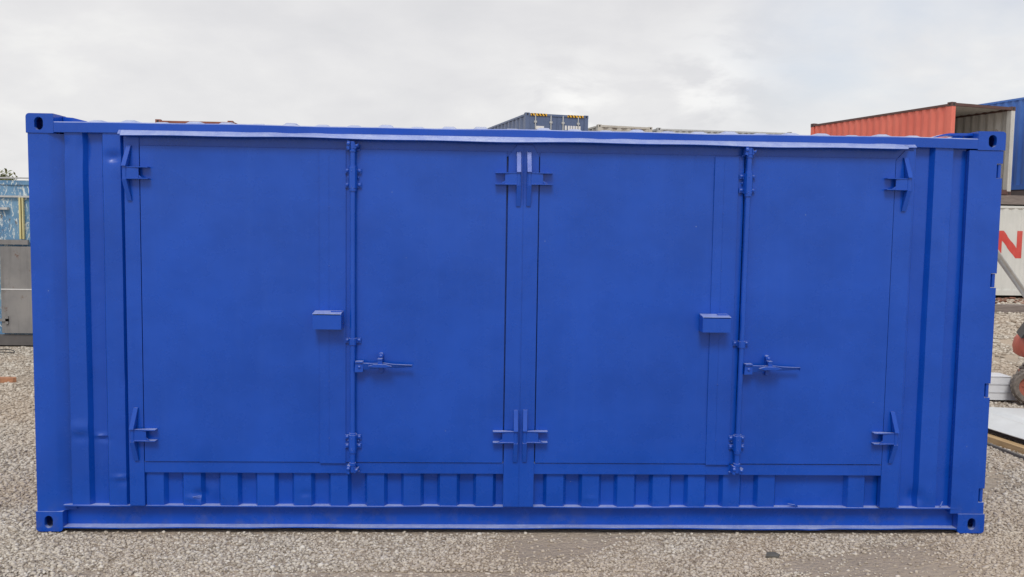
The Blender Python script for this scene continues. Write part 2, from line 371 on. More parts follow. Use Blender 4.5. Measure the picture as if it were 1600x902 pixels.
# ------------------------------------------------------------------ the blue storage container
SC = empty('storage_container', (0, 0, 0), 0, 'freshly painted bright blue storage container with four side doors filling the foreground', 'shipping container')
def casting(x0, x1, y0, y1, z0, z1, cs, parent=SC, mat=PAINT, front=-1):
    """corner casting with a slotted hole in its outer long-side face"""
    mb = MB(); cxm = (x0+x1)/2+(-.005 if x0 < 0 else .004); czm = (z0+z1)/2
    out = rrect(x0, x1, z0, z1, .022, cs)
    h = slot(cxm, czm-.002, .052, .078)
    ya, yb = (y0, y1) if front < 0 else (y1, y0); s = 1 if front < 0 else -1
    plate_holes(mb, out, [h], ya, ya+s*.030)
    inner = rrect(x0+.018, x1-.018, z0+.018, z1-.018, .01)
    plate_holes(mb, out, [inner], ya+s*.030, yb-s*.018)
    mb.prism(out, min(yb-s*.018, yb), max(yb-s*.018, yb))
    return mb.build('corner_casting', mat, parent)
W = 2.438
for (x0, x1, c) in ((-3.029, -2.865, 'L'), (2.852, 3.029, 'R')):
    for (z0, z1, tb) in ((0, .128, 'b'), (2.473, 2.591, 't')):
        cs = ((1, 1, 0, 0) if tb == 'b' else ((0, 0, 0, 1) if c == 'L' else (0, 0, 1, 0)))
        casting(x0, x1, 0, .165, z0, z1, cs)
        casting(x0, x1, W-.165, W, z0, z1, cs, front=1)
# posts
mb = MB(); mb.prism_z([(-3.022, .006), (-2.905, .006), (-2.880, .016), (-2.835, .046), (-2.800, .050), (-2.800, .056), (-2.90, .07), (-2.93, .16), (-3.022, .16)], .128, 2.473)
mb.build('corner_post', PAINT, SC)
# right-hand post is the door-end post, with four hinge recesses cut into its outer edge
mb = MB(); out = [(2.803, .129), (3.022, .129)]
for zc_ in (.25, .94, 1.65, 2.345):
    out += [(3.022, zc_-.046), (2.984, zc_-.046), (2.984, zc_+.046), (3.022, zc_+.046)]
out += [(3.022, 2.472), (2.803, 2.472)]
plate_holes(mb, out, [], .006, .034); mb.box(2.806, 2.975, .036, .16, .129, 2.472); mb.box(2.9755, 3.020, .115, .16, .129, 2.472)
mb.build('corner_post', PAINT, SC)
for zc_ in (.25, .94, 1.65, 2.345):
    mb = MB(); mb.tube((3.009, .026, zc_-.043), (3.009, .026, zc_+.043), .013, 12); mb.box(3.000, 3.022, .035, .114, zc_-.043, zc_+.043)
    mb.build('hinge_lug', PAINT, SC)
for x0, x1 in ((-3.022, -2.85), (2.85, 3.022)):
    MB().box(x0, x1, W-.16, W-.006, .128, 2.473).build('corner_post', PAINT, SC)
# rails (top tube, C-section bottom rail with slightly battered flanges)
mb = MB()
xs = np.linspace(-2.864, 2.851, 120)
wob = lambda x, a: .0022*math.sin(3.1*x+a)+.0016*math.sin(7.7*x+2*a)
def topsec(x, k):
    dz = wob(x, 1)*.8
    return [(x, 0.0+wob(x, 4), 2.482+dz), (x, wob(x, 2), 2.541+dz), (x, .008, 2.547+dz), (x, .060, 2.547+dz), (x, .060, 2.482+dz), (x, 0.0+wob(x, 4), 2.482+dz)][k]
mb.grid(lambda x, k: topsec(x, k), xs, range(6)); mb.build('top_rail', PAINT, SC)
MB().box(-2.864, 2.851, W-.06, W, 2.482, 2.547).build('top_rail', PAINT, SC)
for x0 in (-3.024, 2.964):
    MB().box(x0, x0+.06, .165, W-.165, 2.49, 2.585).build('top_rail', PAINT, SC)
    MB().box(x0, x0+.06, .165, W-.165, .02, .16).build('bottom_rail', PAINT, SC)
def botrail(front, sg):
    mb = MB()
    for (za, zb, yb_, a) in ((.159, .167, .070, 1.), (.021, .029, .070, 2.)):
        def sec(x, k, za=za, zb=zb, a=a, yb_=yb_):
            dz = wob(x, a*3)*(1.0 if a > 1.5 else .6) - (.006*math.exp(-((x-1.9)/.08)**2) if a > 1.5 else 0); yf = .002+abs(wob(x, a))*1.5
            q = [(yf, za+dz), (yf, zb+dz), (yb_, zb), (yb_, za), (yf, za+dz)][k]
            return (x, front+sg*q[0], q[1])
        mb.grid(sec, np.linspace(-2.864, 2.851, 160), range(5))
    ya, yb = sorted((front+sg*.064, front+sg*.069))
    mb.box(-2.864, 2.851, ya, yb, .029, .159)
    return mb.build('bottom_rail', PAINT, SC)
botrail(0, 1); botrail(W, -1)
# corrugated side sheet: crests face outwards
CRESTS = [(-2.808+.2298*i, -2.702+.2298*i) for i in range(12)]+[(.169+.2276*i, .276+.2276*i) for i in range(7)]+[(2.124, 2.230), (2.356, 2.462), (2.587, 2.703)]
YC, YV, SL = .012, .049, .020
def prof(x):
    for a, b_ in CRESTS:
        if a <= x <= b_: return YC
        if a-SL < x < a: return YV+(YC-YV)*(x-(a-SL))/SL
        if b_ < x < b_+SL: return YC+(YV-YC)*(x-b_)/SL
    return YV
DENTS = [(-2.515, 2.335, .045, .030, .018), (-2.50, 2.255, .06, .05, -.002), (-2.75, .655, .06, .045, -.012), (-2.75, .60, .06, .03, .008), (-2.635, .60, .045, .014, -.014), (-2.62, .585, .05, .02, .010),
         (-2.505, .345, .05, .014, -.010), (-2.49, .32, .04, .03, .006), (-2.02, .235, .035, .03, .020), (-2.06, .215, .04, .018, -.008), (-1.36, .245, .04, .02, .006), (2.575, .235, .045, .045, .016), (2.64, .26, .07, .06, -.006),
         (2.69, 1.95, .03, .12, .006), (-2.70, 2.38, .03, .08, .010), (-2.46, .95, .03, .05, .006), (.45, .22, .05, .008, -.004), (-2.83, 2.40, .05, .05, .012), (-1.95, .25, .05, .05, -.006)]
def wall_y(x, z):
    y = prof(x)
    for dx, dz, sx, sz, d in DENTS:
        q = ((x-dx)/sx)**2+((z-dz)/sz)**2
        if q < 9: y += d*math.exp(-q)
    return y+.0012*math.sin(x*9+z*3)+.0010*math.sin(z*7+x*4)
def knots(x0, x1, st=.012):
    ks = {x0, x1}
    for a, b_ in CRESTS:
        for q in (a-SL, a, b_, b_+SL):
            if x0 < q < x1: ks.add(q)
    ks = sorted(ks); out = []
    for a, b_ in zip(ks, ks[1:]):
        n = max(1, int(math.ceil((b_-a)/st))); out += [a+(b_-a)*i/n for i in range(n)]
    return out+[ks[-1]]
mb = MB()
mb.grid(lambda x, z: (x, wall_y(x, z), z), knots(-2.815, -2.40), np.arange(.165, 2.491, .0125))
mb.grid(lambda x, z: (x, wall_y(x, z), z), knots(2.40, 2.806), np.arange(.165, 2.491, .0125))
mb.grid(lambda x, z: (x, wall_y(x, z), z), knots(-2.3999, 2.3999), np.linspace(.165, .42, 22))
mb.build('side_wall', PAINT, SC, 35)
mb = MB(); mb.grid(lambda x, z: (x, W-prof(x), z), knots(-2.85, 2.85, .2), (.16, 1.3, 2.49)); mb.build('side_wall', PAINT, SC)
# end wall (left) and end doors (right)
mb = MB(); ys = []
y = .17
while y < W-.2: ys += [(y, 0), (y+.07, 0), (y+.10, .035), (y+.17, .035), (y+.20, 0)]; y += .2001
mb.grid(lambda i, z: (-3.005+ys[i][1], ys[i][0], z), range(len(ys)), (.15, 2.5)); mb.build('end_wall', PAINT, SC)
for k, (y0, y1) in enumerate(((.165, 1.213), (1.223, W-.165))):
    d = MB().box(2.955, 2.985, y0, y1, .17, 2.48).build('end_door', PAINT, SC)
    for yy in (y0+.22, y1-.22):
        b_ = MB(); b_.tube((3.006, yy, .10), (3.006, yy, 2.50), .017, 12)
        for zz in (.3, .9, 1.7, 2.3): b_.box(2.986, 3.02, yy-.04, yy+.04, zz-.025, zz+.025)
        b_.build('lock_rod', PAINT, d)
# roof: pressed ridges running across, seen end-on over the rail
mb = MB(); rid = [-2.66+.1985*i for i in range(27)]
def roof(x, y):
    e = min(1, max(0, (y-.045)/.09), max(0, (W-.045-y)/.09)); z = 2.545
    for k, rx in enumerate(rid):
        d = abs(x-rx)
        if d < .066: z += (.027+.005*math.sin(k*2.3))*e*min(1, (.066-d)/.034)
    return (x, y, z-.0008)
mb.grid(lambda x, y: roof(x, y), np.arange(-2.86, 2.861, .0125), [.009, .05, .07, .10, .14, .4, 1.2, 2.0, 2.3, 2.36, 2.43]); mb.build('roof', PAINT, SC, 40)
mb = MB()     # header gussets beside the top castings
mb.prism([(-2.863, 2.550), (-2.863, 2.585), (-2.80, 2.580), (-2.70, 2.556), (-2.66, 2.550)], .12, .30)
mb.prism([(2.850, 2.550), (2.850, 2.579), (2.79, 2.575), (2.74, 2.556), (2.70, 2.550)], .17, .30)
mb.prism([(2.851, 2.568), (2.851, 2.584), (2.70, 2.582), (2.66, 2.575), (2.58, 2.552), (2.58, 2.547), (2.67, 2.566)], .06, .13)
each(mb, 'header_gusset', PAINT, SC)
MB().box(-2.9, 2.9, .092, W-.092, .10, .155).build('floor', DARK, SC)
mb = MB()
for a, b_ in ((-2.40, -2.30), (-.15, .13), (2.28, 2.38)): mb.box(a, b_, .0365, .045, .43, 2.45)
mb.box(-2.40, 2.38, .0455, .050, .43, 2.45); mb.build('door_jamb', PAINT, SC)

# door surround
mb = MB()
mb.box(-2.441, 2.438, -.004, .028, 2.4085, 2.481)                                       # header band
YP = -.011
mb.prism([(-2.443, .172), (-2.352, .172), (-2.352, 2.400), (-2.352, 2.462), (-2.443, 2.462)], YP, .035)
mb.prism([(-.109, .172), (.084, .172), (.084, 2.385), (.046, 2.452), (-.052, 2.452), (-.104, 2.385)], YP-.002, .035)
mb.prism([(2.327, .172), (2.441, .172), (2.441, 2.462), (2.385, 2.462), (2.327, 2.400)], YP, .035)
mb.box(-.1148, -.03, -.0085, .02, 2.380, 2.4082); mb.box(.02, .0898, -.0085, .02, 2.380, 2.4082); mb.box(2.3235, 2.40, -.0085, .02, 2.380, 2.4082)
mb.box(-.0115, -.0085, -.0145, -.0125, .18, 2.44)                                       # weld line up the middle
for x0, x1 in ((-2.3515, -.1095), (.0845, 2.3265)): mb.box(x0, x1, -.007, .035, .383, .453)
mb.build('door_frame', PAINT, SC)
# drip flashing, slopes down and outwards over the doors
mb = MB()
def fl(x, k):
    a = wob(x, 6)*1.2; o = .002*math.sin(x*23)*max(0, math.sin(x*3.3))
    taper = 1 if -2.44 < x < 2.40 else .35
    q = [(-.001, 2.500+o), (-.078*taper-a, 2.466+a+(1-taper)*.02), (-.078*taper-a, 2.462+a+(1-taper)*.02), (-.001, 2.496)][k]
    return (x, q[0], q[1])
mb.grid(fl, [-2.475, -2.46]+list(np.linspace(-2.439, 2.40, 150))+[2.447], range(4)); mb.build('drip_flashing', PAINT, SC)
# doors
def door(x0, x1, z0, z1, y=-.015, cut=None):
    mb = MB(); pts = [(x0, z0), (x1, z0), (x1, z1), (x0, z1)]
    n = 14
    f = lambda x, z: (x, y+(.0034*math.sin(x*3.3+z*1.9)*math.sin(z*2.9+x*.8)+.0012*math.sin(x*7.1-z*3)*math.sin(z*5.3+x))*min(1, 8*(x-x0), 8*(x1-x), 8*(z-z0), 8*(z1-z)) , z)
    mb.grid(f, np.linspace(x0, x1, 40), np.linspace(z0, z1, 60))
    mb.box(x0, x1, y+.0005, y+.045, z0, z1); 
    # drop the box's own front face so nothing doubles up with the panel
    mb.f.pop(-4)
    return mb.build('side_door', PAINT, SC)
D1 = door(-2.346, -1.062, .4565, 2.4075); D2 = door(-1.056, -.1155, .4572, 2.4078)
D3 = door(.0905, 1.366, .4575, 2.4078, -.014); D4 = door(1.372, 2.3225, .4585, 2.408)
def cover(x0, x1, z0, z1, par, xk):
    mb = MB(); mb.box(x0, x1, -.0215, -.0165, z0, z1); mb.box(xk, xk+.0018, -.0225, -.0216, z0+.05, z1-.03)
    for i in range(5):
        mb.dome((xk+.002, -.0216, z1-.35-.36*i), .0035)
    return mb.build('cover_strip', PAINT, par)
cover(-1.262, -1.10, .450, 2.4, D1, -1.205); cover(1.180, 1.33, .452, 2.4, D3, 1.238)

def hinge(xa, s, ztop, parent, lean=0.):
    """xa: x of the knuckle edge, s: +1 strap runs to the right, -1 to the left.  ztop: top of upper fin"""
    mb = MB(); wf = .027; x0, x1 = sorted((xa, xa+s*wf)); zt, z1, z2, zb = ztop, ztop-.130, ztop-.205, ztop-.335
    def wedge(zA, zB, dep):          # thin at zA, deep at zB
        vs = []
        for x in (x0, x1):
            sh = 0
            for (yy, zz, lx) in ((-.016, zA, lean), (-.022, zA, lean), (-dep, zB, 0), (-.016, zB, 0)): vs.append((x+lx, yy, zz))
        mb.add(vs, [(3, 2, 1, 0), (4, 5, 6, 7), (0, 1, 5, 4), (1, 2, 6, 5), (2, 3, 7, 6), (3, 0, 4, 7)])
    wedge(zt, z1+.002, .068); wedge(zb, z2-.002, .058)
    L = .157; xe = xa+s*L; xm = xa+s*.098
    a, b_ = sorted((xa, xm)); mb.box(a, b_, -.050, -.042, z2+.006, z1-.006)
    for zz in (z1-.006, z2):
        a, b_ = sorted((xa, xe)); e = .056
        pts = [(xa, -.046), (xa, -e+.004), (xa+s*.07, -.054), (xe-s*.05, -.060), (xe, -.060), (xe, -.016), (xa+s*.095, -.016)]
        mb.prism_z(pts, zz, zz+.006)
    mb.add([(xm, -.050, z2+.007), (xm+s*.028, -.060, z2+.007), (xm+s*.024, -.050, z2+.007), (xm-s*.006, -.046, z2+.030)], [(0, 1, 2), (0, 3, 1), (1, 3, 2), (0, 2, 3)])
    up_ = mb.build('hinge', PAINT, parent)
    mb = MB(); mb.tube((xa+s*.014, -.044, z2-.008), (xa+s*.014, -.044, z1+.008), .013, 12); mb.build('hinge_pin', PAINT, up_)
hinge(-2.440, 1, 2.408, D1, .017); hinge(-2.421, 1, .795, D1, .013)
hinge(-.027, -1, 2.410, D2, 0); hinge(-.022, -1, .797, D2, 0)
hinge(.011, 1, 2.412, D3, -.002); hinge(.008, 1, .799, D3, .002)
hinge(2.412, -1, 2.416, D4, -.013); hinge(2.405, -1, .802, D4, -.013)

def lock_bar(xt, xb, dz, par):
    X = lambda z: xb+(xt-xb)*(z-.44)/(2.40-.44); Y = -.052
    mb = MB(); mb.tube((X(.405), Y, .405+dz), (X(2.435), Y, 2.435+dz), .0165, 20); bar = mb.build('locking_bar', PAINT, par)
    for zc_, h in ((2.230, .150), (.592, .120)):
        z0, z1 = zc_-h/2+dz, zc_+h/2+dz; x = X(zc_); mb = MB()
        mb.prism_z([(x-.024, -.022), (x-.024, -.060), (x-.016, -.074), (x+.016, -.074), (x+.024, -.060), (x+.024, -.022)], z0+.012, z1-.010)
        for zz in (z0+.018, z1-.046):
            mb.box(x-.050, x+.050, -.030, -.0225, zz, zz+.030)
            for sx in (-.037, .037): mb.dome((x+sx, -.030, zz+.015), .0095)
        for sx in (-.031, .031): mb.dome((x+sx, -.024, (z0+z1)/2+.004), .006)
        for zz in (z0+.022, z1-.034): mb.dome((x-.004, -.074, zz), .003)
        mb.tube((x, Y, z0-.004), (x, Y, z0+.014), .023, 20); mb.tube((x, Y, z1-.014), (x, Y, z1), .021, 20)
        mb.build('bar_guide', PAINT, bar)
    x = X(1.227); zc_ = 1.227+dz; mb = MB()
    mb.prism_z([(x-.021, -.024), (x-.021, -.062), (x-.013, -.072), (x+.013, -.072), (x+.021, -.062), (x+.021, -.024)], zc_-.022, zc_+.019)
    mb.box(x-.048, x+.048, -.030, -.0225, zc_-.013, zc_+.018)
    for sx in (-.036, .036): mb.dome((x+sx, -.030, zc_+.003), .009)
    mb.build('bar_guide', PAINT, bar)
    for zc_, sg in ((2.428+dz, 1), (.425+dz, -1)):           # cam and keeper at each end
        x = X(zc_); mb = MB()
        mb.tube((x, Y, zc_-sg*.040), (x, Y, zc_-sg*.022), .021, 18)
        mb.prism([(x-.034, zc_-.022), (x-.016, zc_-.030), (x-.012, zc_+.022), (x-.030, zc_+.026)], -.080, -.024)
        mb.prism([(x+.012, zc_-.026), (x+.034, zc_-.010), (x+.038, zc_+.010), (x+.020, zc_+.000), (x+.012, zc_+.020)], -.074, -.024)
        mb.box(x-.040, x+.040, -.034, -.012, zc_-.030, zc_-.022); mb.box(x-.011, x+.011, -.070, -.030, zc_-.020, zc_+.022)
        mb.dome((x-.023, -.080, zc_+.006), .010); mb.dome((x+.026, -.074, zc_-.004), .008)
        mb.build('cam_keeper', PAINT, bar)
    # handle
    x = X(1.07)+.016; z = 1.070+dz; mb = MB()
    mb.prism([(x, z-.032), (x+.050, z-.030), (x+.052, z-.010), (x+.052, z+.028), (x+.004, z+.028)], -.078, -.034)
    mb.box(x+.004, x+.050, -.088, -.034, z+.0285, z+.036); mb.dome((x+.028, -.078, z), .0085)
    # lever: narrow on top, blade hanging below it, dips round the catch
    us = np.linspace(0, 1, 24)
    def lev(u, k):
        xx = x+.046+u*.305; off = .006*math.exp(-((u-.42)/.14)**2); zt = z+.026-u*.010+off
        hb = .030*(1-u)+.014 if k in (2, 3) else 0
        yy = -.062-(.012 if k in (0, 3, 4) else 0)-.020*u if k != 9 else 0
        if k in (0, 4): return (xx, -.082, zt)
        if k == 1: return (xx, -.060, zt)
        if k == 2: return (xx, -.060, zt-hb)
        return (xx, -.068, zt-hb)
    mb.grid(lev, us, range(5)); e = x+.351; mb.box(e, e+.003, -.083, -.059, z-.002, z+.017)
    mb.build('handle', PAINT, bar)
    mb = MB(); cxm = x+.157; zc_ = z+.020
    mb.box(cxm-.012, cxm+.012, -.046, -.0155, zc_-.060, zc_+.062)
    mb.tube((cxm, -.058, zc_+.050), (cxm, -.0165, zc_+.050), .016, 14); mb.dome((cxm+.001, -.058, zc_+.047), .009)
    mb.tube((cxm, -.034, zc_-.052), (cxm, -.0165, zc_-.052), .014, 14); mb.dome((cxm+.001, -.034, zc_-.052), .008)
    mb.prism([(cxm-.016, zc_+.034), (cxm-.012, zc_+.010), (cxm-.018, zc_-.004), (cxm, zc_-.018), (cxm+.018, zc_-.004), (cxm+.013, zc_+.010), (cxm+.014, zc_+.034)], -.098, -.084)
    mb.box(cxm-.014, cxm+.014, -.100, -.046, zc_+.028, zc_+.036)
    wing = [(cxm-.072, zc_-.008), (cxm-.040, zc_-.016), (cxm+.040, zc_-.016), (cxm+.072, zc_-.009), (cxm+.034, zc_+.003), (cxm-.034, zc_+.003)]
    mb.prism(wing, -.110, -.088)
    mb.build('handle_catch', PAINT, bar)
lock_bar(-1.0545, -1.0530, 0, D2); lock_bar(1.3845, 1.3710, .006, D4)
def lockbox(x0, x1, z0, z1, par):
    mb = MB(); y0, y1 = -.112, -.0215; t_ = .005; c = .010
    out = [(y1, z0), (y0+.002, z0), (y0, z0+.004), (y0, z1-.004), (y0+.004, z1), (y1, z1+.012), (y1, z1+.012-t_), (y0+.009, z1-t_), (y0+t_, z1-.010), (y0+t_, z0), (y1, z0-.0)]
    for a, b_ in ((x0, x0+t_), (x1-t_, x1)): mb.prism_x([(y1, z0), (y0, z0), (y0, z1-.004), (y0+.004, z1), (y1, z1+.010)], a, b_)
    mb.box(x0+t_, x1-t_, y0, y0+t_, z0, z1-.004)
    mb.prism_x([(y0, z1-.004), (y0+.004, z1), (y1, z1+.010), (y1, z1+.004), (y0, z1-.009)], x0+t_, x1-t_)
    mb.box(x0+.6*(x1-x0), x1-.004, y1-.045, y1-.012, z1+.0045, z1+.013)
    mb.box(x0+.02, x1-.02, y0+.03, y1, z0+.035, z0+.045)
    return mb.build('lock_box', PAINT, par)
lockbox(-1.289, -1.115, 1.306, 1.404, D1); lockbox(1.110, 1.287, 1.312, 1.410, D3)
mb = MB()   # torn scraps of sealant and weld spatter on the sill ledge
mb.add([(1.735, .010, .176), (1.79, .004, .186), (1.80, .006, .170), (1.775, .012, .180)], [(0, 1, 2), (0, 2, 3)])
mb.tube((1.735, .02, .186), (1.775, .006, .184), .003, 6); mb.tube((1.775, .006, .184), (1.782, .003, .170), .003, 6)
mb.tube((2.755, .02, .205), (2.735, .008, .175), .004, 6); mb.tube((-2.06, .004, .222), (-2.015, .002, .232), .003, 6)
each(mb, 'weld_spatter', PAINT, SC)

# ------------------------------------------------------------------ other containers in the yard
def yard_container(loc, rz, L, H, mat, label, trim=None, front=True, door_mat=None, open_end=False, doors_at=None, inner=None, group='containers stacked around the yard', cat='shipping container', period=.28, dep=.036):
    """local frame: base corner at origin, long axis +x, width +y. doors_at: 'near' (x=0) or 'far'"""
    trim = trim or mat; inner = inner or mat; Wd = 2.438
    root = empty('shipping_container', loc, rz, label, cat, group)
    cs = .16; ch = .118
    for x in (0, L-cs):
        for y in (0, Wd-cs):
            for z in (0, H-ch):
                mb = MB(); e = .012
                mb.box(x, x+cs, y, y+cs, z, z+ch); c_ = mb.build('corner_casting', trim, root)
                yy = (y-.002, y+.002) if y == 0 else (y+cs-.002, y+cs+.002)
                xx = (x-.002, x+.002) if x == 0 else (x+cs-.002, x+cs+.002)
                h = MB(); h.box(x+.05, x+.11, *yy, z+.025, z+.093); h.box(*xx, y+.05, y+.11, z+.025, z+.093); each(h, 'slot', M_BLK, c_, 0)
            MB().box(x+.005, x+cs-.005, y+.005, y+cs-.005, ch, H-ch).build('corner_post', trim, root)
    for y0 in (.004, Wd-.064):
        MB().box(cs, L-cs, y0, y0+.06, H-.105, H-.04).build('top_rail', trim, root)
        MB().box(cs, L-cs, y0, y0+.06, .02, .17).build('bottom_rail', trim, root)
    for x0 in (.004, L-.064):
        MB().box(x0, x0+.06, cs, Wd-cs, H-.10, H-.02).build('top_rail', trim, root)
        MB().box(x0, x0+.06, cs, Wd-cs, .02, .16).build('bottom_rail', trim, root)
    def sheet(n0, n1):
        pts = [n0]; q = n0
        ks = []; f = .07/.28*period
        while q < n1:
            for (d, y) in ((0, 0), (f, 0), (f*1.95, dep), (f*3, dep), (f*4-1e-4, 0)):
                if q+d <= n1: ks.append((q+d, y))
            q += period
        ks.append((n1, ks[-1][1])); return ks
    for sgn, y0 in ((1, .016), (-1, Wd-.016)):
        ks = sheet(cs-.002, L-cs+.002)
        mb = MB(); mb.grid(lambda i, z: (ks[i][0], y0+sgn*ks[i][1], z), range(len(ks)), (.165, H-.1)); mb.build('side_wall', mat, root)
        if inner is not mat:
            mb = MB(); mb.grid(lambda i, z: (ks[i][0], y0+sgn*(ks[i][1]+.005), z), range(len(ks)), (.165, H-.1)); mb.build('inner_lining', inner, root)
    ks = sheet(cs-.002, Wd-cs+.002)
    for end in (('near', 'far') if doors_at is None else (('far',) if doors_at == 'near' or open_end else ('near',))):
        x0, sg = (.016, 1) if end == 'near' else (L-.016, -1)
        mb = MB(); mb.grid(lambda i, z: (x0+sg*ks[i][1], ks[i][0], z), range(len(ks)), (.16, H-.1)); mb.build('end_wall', inner if open_end else mat, root)
    rk = sheet(.15, L-.15)
    mb = MB(); mb.grid(lambda i, y: (rk[i][0], y, H-.042+(.02 if 0 else -rk[i][1]*.5)), range(len(rk)), (.06, Wd-.06)); mb.build('roof', inner if open_end else mat, root)
    MB().box(.07, L-.07, .07, Wd-.07, .10, .16).build('floor', M_OLDWOOD, root)
    if doors_at and not open_end:
        dm = door_mat or mat; x0 = .030 if doors_at == 'near' else L-.070; sg = -1 if doors_at == 'near' else 1; xf = x0 if sg < 0 else x0+.04
        for (y0, y1) in ((cs, Wd/2-.005), (Wd/2+.005, Wd-cs)):
            d = MB().box(x0, x0+.04, y0, y1, .165, H-.105).build('door', dm, root)
            rb = MB()
            for k in range(5):
                zz = .33+k*(H-.6)/5; a, b_ = sorted((xf, xf+sg*.014)); rb.box(a, b_, y0+.06, y1-.06, zz, zz+.34)
            rb.build('door_panel', dm, d)
            for yy in (y0+.24, y1-.22):
                r_ = MB(); xc = xf+sg*.040; r_.tube((xc, yy, .08), (xc, yy, H-.06), .022, 8)
                for zz in (.3, 1.0, H-.9, H-.35): a, b_ = sorted((xf, xf+sg*.06)); r_.box(a, b_, yy-.05, yy+.05, zz, zz+.07)
                r_.build('lock_rod', M_PALE, d)
    return root

# left: old peeling container with steel doors patched into its side
old = yard_container((-10.6, 7.9, .02), 0, 6.058, 2.53, M_PEEL, 'old container with peeling light blue paint and a bare steel cover, behind the left end', trim=M_PEEL, period=.9, dep=.012)
MB().box(-.25+3.13, 3.53, -.052, -.004, 1.55-.02, 1.60).build('cover_ledge', M_STEEL, old)
mb = MB(); mb.box(3.115, 3.60, -.050, .010, .86, 1.50); mb.box(3.115, 3.60, -.050, .010, .19, .85); each(mb, 'steel_cover', M_STEEL, old)
MB().box(3.116, 3.60, -.056, -.0505, .848, .862).build('weld_seam', M_SIGN, old)
MB().box(2.2, 3.60, -.02, .014, 2.235, 2.262).build('header_strip', M_PALE, old)
mb = MB(); mb.box(3.40, 3.425, -.03, .014, 1.61, 2.234); mb.box(3.445, 3.462, -.03, .014, 1.61, 2.234); each(mb, 'door_edge', M_YEL, old)
MB().box(2.95, 3.24, -.05, .014, 2.05, 2.085).build('handle', M_PALE, old)
mb = MB(); mb.box(3.06, 3.22, -.075, -.052, .37, .41); mb.box(3.18, 3.22, -.075, -.052, .33, .45); mb.build('hinge', M_STEEL, old)
MB().box(.17, 5.9, -.012, .002, .0, .165).build('skirt', M_GREYD, old)
MB().box(.0, 6.058, -.02, .05, 2.515, 2.535).build('top_edge', M_PALE, old)

def ptxy(x, y, th, a, b_): return (x+math.cos(th)*a-math.sin(th)*b_, y+math.sin(th)*a+math.cos(th)*b_)
# right: red one with its end open, on a deck over a white one
th = 1.881; xr, yr = 13.057, 19.042     # near-left corner; long axis runs back; width runs to the right (-90 deg)
ox, oy = ptxy(xr, yr, th, 0, -2.438)
red = yard_container((ox, oy, 3.033), th, 6.058, 2.59, M_RED, 'salmon red container with one end open, stacked on the white container at the right', trim=M_REDTRIM, open_end=True, doors_at='near', inner=M_LINING)
for o in red.children:                  # near-right post of the open end is grey-white, the left trim red
    if o.name.startswith('corner_post'):
        xs_ = [v.co.x for v in o.data.vertices]; ys_ = [v.co.y for v in o.data.vertices]
        if max(ys_) < 1: o.data.materials[0] = M_LINING
        else: o.data.materials[0] = M_RED
blk_r = yard_container((17.62, 20.0, 3.42), math.atan2(23.78-22.02, 16.54-17.02), 6.058, 3.0, M_BLUE2, 'mid blue container at the far right edge beside the open red container')
blk_r.location = (*ptxy(17.40, 20.63, math.atan2(1.76, -.48), 0, -2.438), 3.30)
white = yard_container((12.2, 19.62, .06), 0, 12.19, 2.70, M_WHITE, 'off-white container with a large red letter N under the timber deck at the right', trim=M_WHITE, group='containers stacked around the yard', period=.28, dep=.03)
# letter N following the corrugations (local coordinates of the white container)
def letterN(x0, x1, z0, z1, st):
    mb = MB(); ks = {x0, x1, x0+st, x1-st}; q = .158
    kn = []
    while q < x1+.3:
        kn += [q, q+.07, q+.1365, q+.21, q+.2799]; q += .28
    ks = sorted(ks | {k for k in kn if x0 < k < x1})
    def yy(x):
        u = (x-.158) % .28
        return .016+(0 if u < .07 else (u-.07)/.0665*.03 if u < .1365 else .03 if u < .21 else .03*(1-(u-.21)/.07))-.003
    def seg(x):
        if x < x0+st-1e-6 or x > x1-st+1e-6: return (z0, z1)
        f = (x-(x0+st*.3))/((x1-st*.3)-(x0+st*.3)); zc_ = z1-f*(z1-z0); h = .165
        return (max(z0, zc_-h), min(z1, zc_+h))
    for a, b_ in zip(ks, ks[1:]):
        m_ = 4
        for i in range(m_):
            p, q_ = a+(b_-a)*i/m_, a+(b_-a)*(i+1)/m_; e = 1e-5
            l, r_ = seg(p+e), seg(q_-e)
            if (x0+st) <= (p+q_)/2 <= (x1-st): pass
            mb.add([(p, yy(p), l[0]), (q_, yy(q_), r_[0]), (q_, yy(q_), r_[1]), (p, yy(p), l[1])], [(0, 1, 2, 3)])
    mb.build('lettering', M_LETTER, white, 0)
letterN(14.96-12.2, 15.71-12.2, 1.12, 1.93, .15)
# timber deck between the two layers
dk = MB()
for i in range(7): dk.box(-.4+i*.02, 7.4, .02+i*.36, .375+i*.36, .12 if i else .0, .262)
for x in (.2, 1.3, 2.4, 3.5, 4.6, 5.7, 6.8): dk.box(x, x+.5, .38, 2.3, 0, .119)
dko = dk.build('timber_deck', M_OLDWOOD); dko.location = (12.6, 19.66, 2.768)
tag(dko, 'weathered timber deck lying between the white container and the red one', 'timber deck')
yard_container((16.6, 23.4, .05), 0, 6.058, 2.9, M_BLUE2, 'blue container on the ground behind the white container, carrying the mid blue one')
mb = MB(); mb.box(0, 6.0, .02, 2.42, 0, .34); o = mb.build('timber_bearer', M_GREYD); o.location = (blk_r.location.x, blk_r.location.y, 2.955); o.rotation_euler = blk_r.rotation_euler
tag(o, 'dark bearers under the mid blue container at the far right edge', 'bearer')
